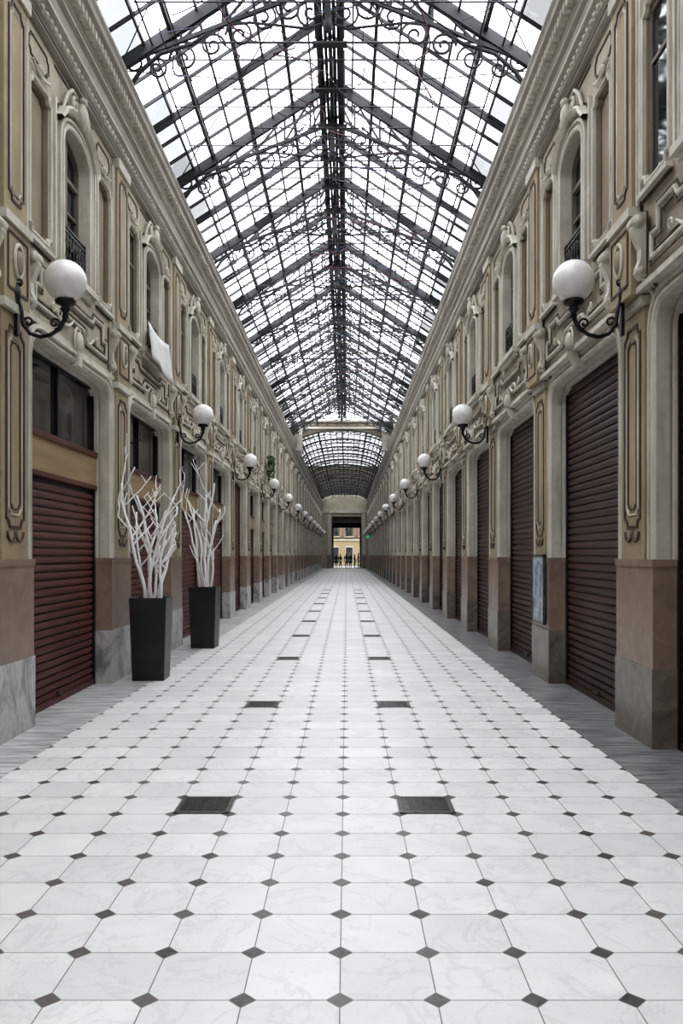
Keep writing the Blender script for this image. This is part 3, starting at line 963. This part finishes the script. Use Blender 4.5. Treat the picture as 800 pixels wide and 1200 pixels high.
# ------------------------------------------------------------ people
def person_mats(jacket, trousers):
    return (simple('coat_cloth', jacket, None, .9, 8), simple('trouser_cloth', trousers, None, .9, 8))
m_skin = simple('skin', (.50,.30,.21), (.42,.24,.17), .6, 20)
m_hair = simple('hair', (.04,.025,.018), (.02,.012,.01), .7, 40)
m_shoe = simple('shoe_leather', (.03,.025,.02), None, .5, 10)
def skin_part(name, chains, mat, parent, root=0):
    idx = {}; vs = []; es = []; rs = []
    for ch in chains:
        prev = None
        for co, r in ch:
            key = tuple(round(c, 4) for c in co)
            if key not in idx: idx[key] = len(vs); vs.append(co); rs.append(r)
            if prev is not None and prev != idx[key]: es.append((prev, idx[key]))
            prev = idx[key]
    me = bpy.data.meshes.new(name); me.from_pydata(vs, es, []); me.materials.append(mat)
    o = place(name, me, parent=parent)
    o.modifiers.new('skin', 'SKIN')
    for i, r in enumerate(rs):
        me.skin_vertices[0].data[i].radius = (r if isinstance(r, tuple) else (r, r))
        me.skin_vertices[0].data[i].use_root = (i == root)
    sb = o.modifiers.new('sub', 'SUBSURF'); sb.levels = 1; sb.render_levels = 1
    return o
def person(name, loc, rotz, hgt, jacket, trousers, arm=0.0, stride=.06):
    e = bpy.data.objects.new(name, None); scene.collection.objects.link(e)
    e.location = loc; e.rotation_euler = (0, 0, rotz); k = hgt/1.75; e.scale = (k, k, k)
    mj, mt = person_mats(jacket, trousers)
    hip, chest, neck = (0, 0, .95), (0, .01, 1.32), (0, 0, 1.47)
    ch = [[(hip, (.15, .11)), ((0, 0, 1.12), (.13, .10)), (chest, (.17, .115)), ((0, 0, 1.42), (.09, .075)), (neck, (.055, .055))]]
    hands = []
    for s in (-1, 1):
        sh = (s*.17, 0, 1.40); el = (s*.24, .02-.02*arm, 1.12)
        wr = (s*.23+(-s*.07*arm), -.05-.25*arm, .88+.22*arm)
        ch.append([(chest, (.17, .115)), (sh, .062), (el, .047), (wr, .032)])
        hands.append((s, el, wr))
    skin_part('jacket', ch, mj, e)
    lg = []
    for s in (-1, 1):
        lg.append([((0, 0, .95), (.15, .11)), ((s*.09, 0, .86), .085), ((s*.10, -.02-s*stride*.5, .50), .058), ((s*.11, s*stride, .10), .042)])
    skin_part('trousers', lg, mt, e)
    for s in (-1, 1):
        skin_part('shoe', [[((s*.11, s*stride+.03, .045), .04), ((s*.115, s*stride-.06, .04), .042), ((s*.12, s*stride-.16, .03), .03)]], m_shoe, e)
    for s, el, wr in hands:
        w = Vector(wr); d = (w-Vector(el)).normalized()
        palm = w+d*.07
        hc = [[(wr, .026), (tuple(palm), (.036, .02))]]
        for i in range(4):
            off = Vector((0, (i-1.5)*.018, 0))
            b1 = palm+off+d*.02; L = (.062, .075, .07, .052)[i]
            hc.append([(tuple(palm), (.036, .02)), (tuple(b1), .010), (tuple(b1+d*L*.55+Vector((-s*.008, 0, 0))), .009), (tuple(b1+d*L+Vector((-s*.022, 0, 0))), .007)])
        t1 = w+d*.025+Vector((0, -.03, 0))
        hc.append([(wr, .026), (tuple(t1), .011), (tuple(t1+d*.035+Vector((0, -.018, 0))), .009)])
        skin_part('hand', hc, m_skin, e)
    hb_ = MB([m_skin])
    hb_.ellipsoid((0, -.005, 1.635), (.078, .095, .118), m_skin, 16, 12)
    hb_.ellipsoid((0, -.02, 1.57), (.055, .068, .06), m_skin, 12, 8)
    hb_.tube([(0, 0, 1.42), (0, 0, 1.56)], .052, m_skin, 10)
    hb_.add([(-.014, -.092, 1.615), (.014, -.092, 1.615), (0, -.122, 1.612), (0, -.095, 1.655)], [(0, 1, 2), (0, 2, 3), (2, 1, 3)], m_skin)
    for s in (-1, 1):
        hb_.ellipsoid((s*.08, .01, 1.63), (.012, .02, .033), m_skin, 8, 6)
        hb_.ellipsoid((s*.03, -.088, 1.645), (.013, .008, .008), m_shoe, 8, 5)
    hb_.ellipsoid((0, -.09, 1.575), (.024, .008, .007), m_line, 8, 5)
    hb_.ellipsoid((0, .018, 1.66), (.088, .10, .115), m_hair, 14, 10)
    place('head', hb_.mesh('head'), parent=e)
yp_ = YEND
specs = [(-1.25, yp_+1.0, 0.3, 1.72, (.03,.03,.04), (.03,.03,.05), .8, .05),
         (-.75, yp_+1.6, 2.6, 1.66, (.05,.03,.03), (.02,.02,.03), .2, .10),
         (-.05, yp_+2.4, 3.1, 1.76, (.02,.025,.05), (.03,.03,.03), .0, .14),
         (.45, yp_+.8, -.5, 1.70, (.035,.03,.025), (.02,.025,.05), .9, .04),
         (.95, yp_+1.3, 1.2, 1.62, (.10,.03,.03), (.02,.02,.02), .3, .08),
         (1.40, yp_+.6, -1.3, 1.78, (.02,.02,.02), (.04,.04,.05), .5, .05)]
for x, y, r, h, j, t, am, st in specs:
    person('standing_person', (x, y, 0), r, h, j, t, am, st)

mb = MB([m_black])
mb.tube([(0, 0, 5.49), (0, 0, 4.75)], .015, m_black, 6)
mb.lathe([(0, .42), (.06, .38), (.20, .30), (.22, .27)], m_black, (0, 0, 4.35), 6)
mb.lathe([(.19, .27), (.13, -.15)], m_opal, (0, 0, 4.35), 6)
mb.lathe([(.14, -.15), (.10, -.2), (0, -.26)], m_black, (0, 0, 4.35), 6)
mb.obj('hanging_lantern', (0, YEND+2.2, 0))

# ------------------------------------------------------------ world
w = bpy.data.worlds.new('overcast_sky'); scene.world = w; w.use_nodes = True
nt = w.node_tree; bg = nt.nodes['Background']
tc = N(nt, 'ShaderNodeTexCoord')
f = ramp(nt, noise(nt, tc.outputs['Generated'], 2.2, 5), .35, .75)
c = mixc(nt, f, (.99,1.0,1.0), (.86,.90,.95))
nt.links.new(c, bg.inputs[0]); bg.inputs[1].default_value = 6.1

# ------------------------------------------------------------ camera
cam = bpy.data.cameras.new('camera'); co = bpy.data.objects.new('camera', cam)
scene.collection.objects.link(co); scene.camera = co
co.location = (0, 0, H); co.rotation_euler = (math.pi/2, 0, 0)
cam.sensor_width = 36; cam.lens = 955/1200*36
cam.shift_y = 50/1200; cam.shift_x = -6/1200
cam.clip_end = 400; cam.clip_start = .05
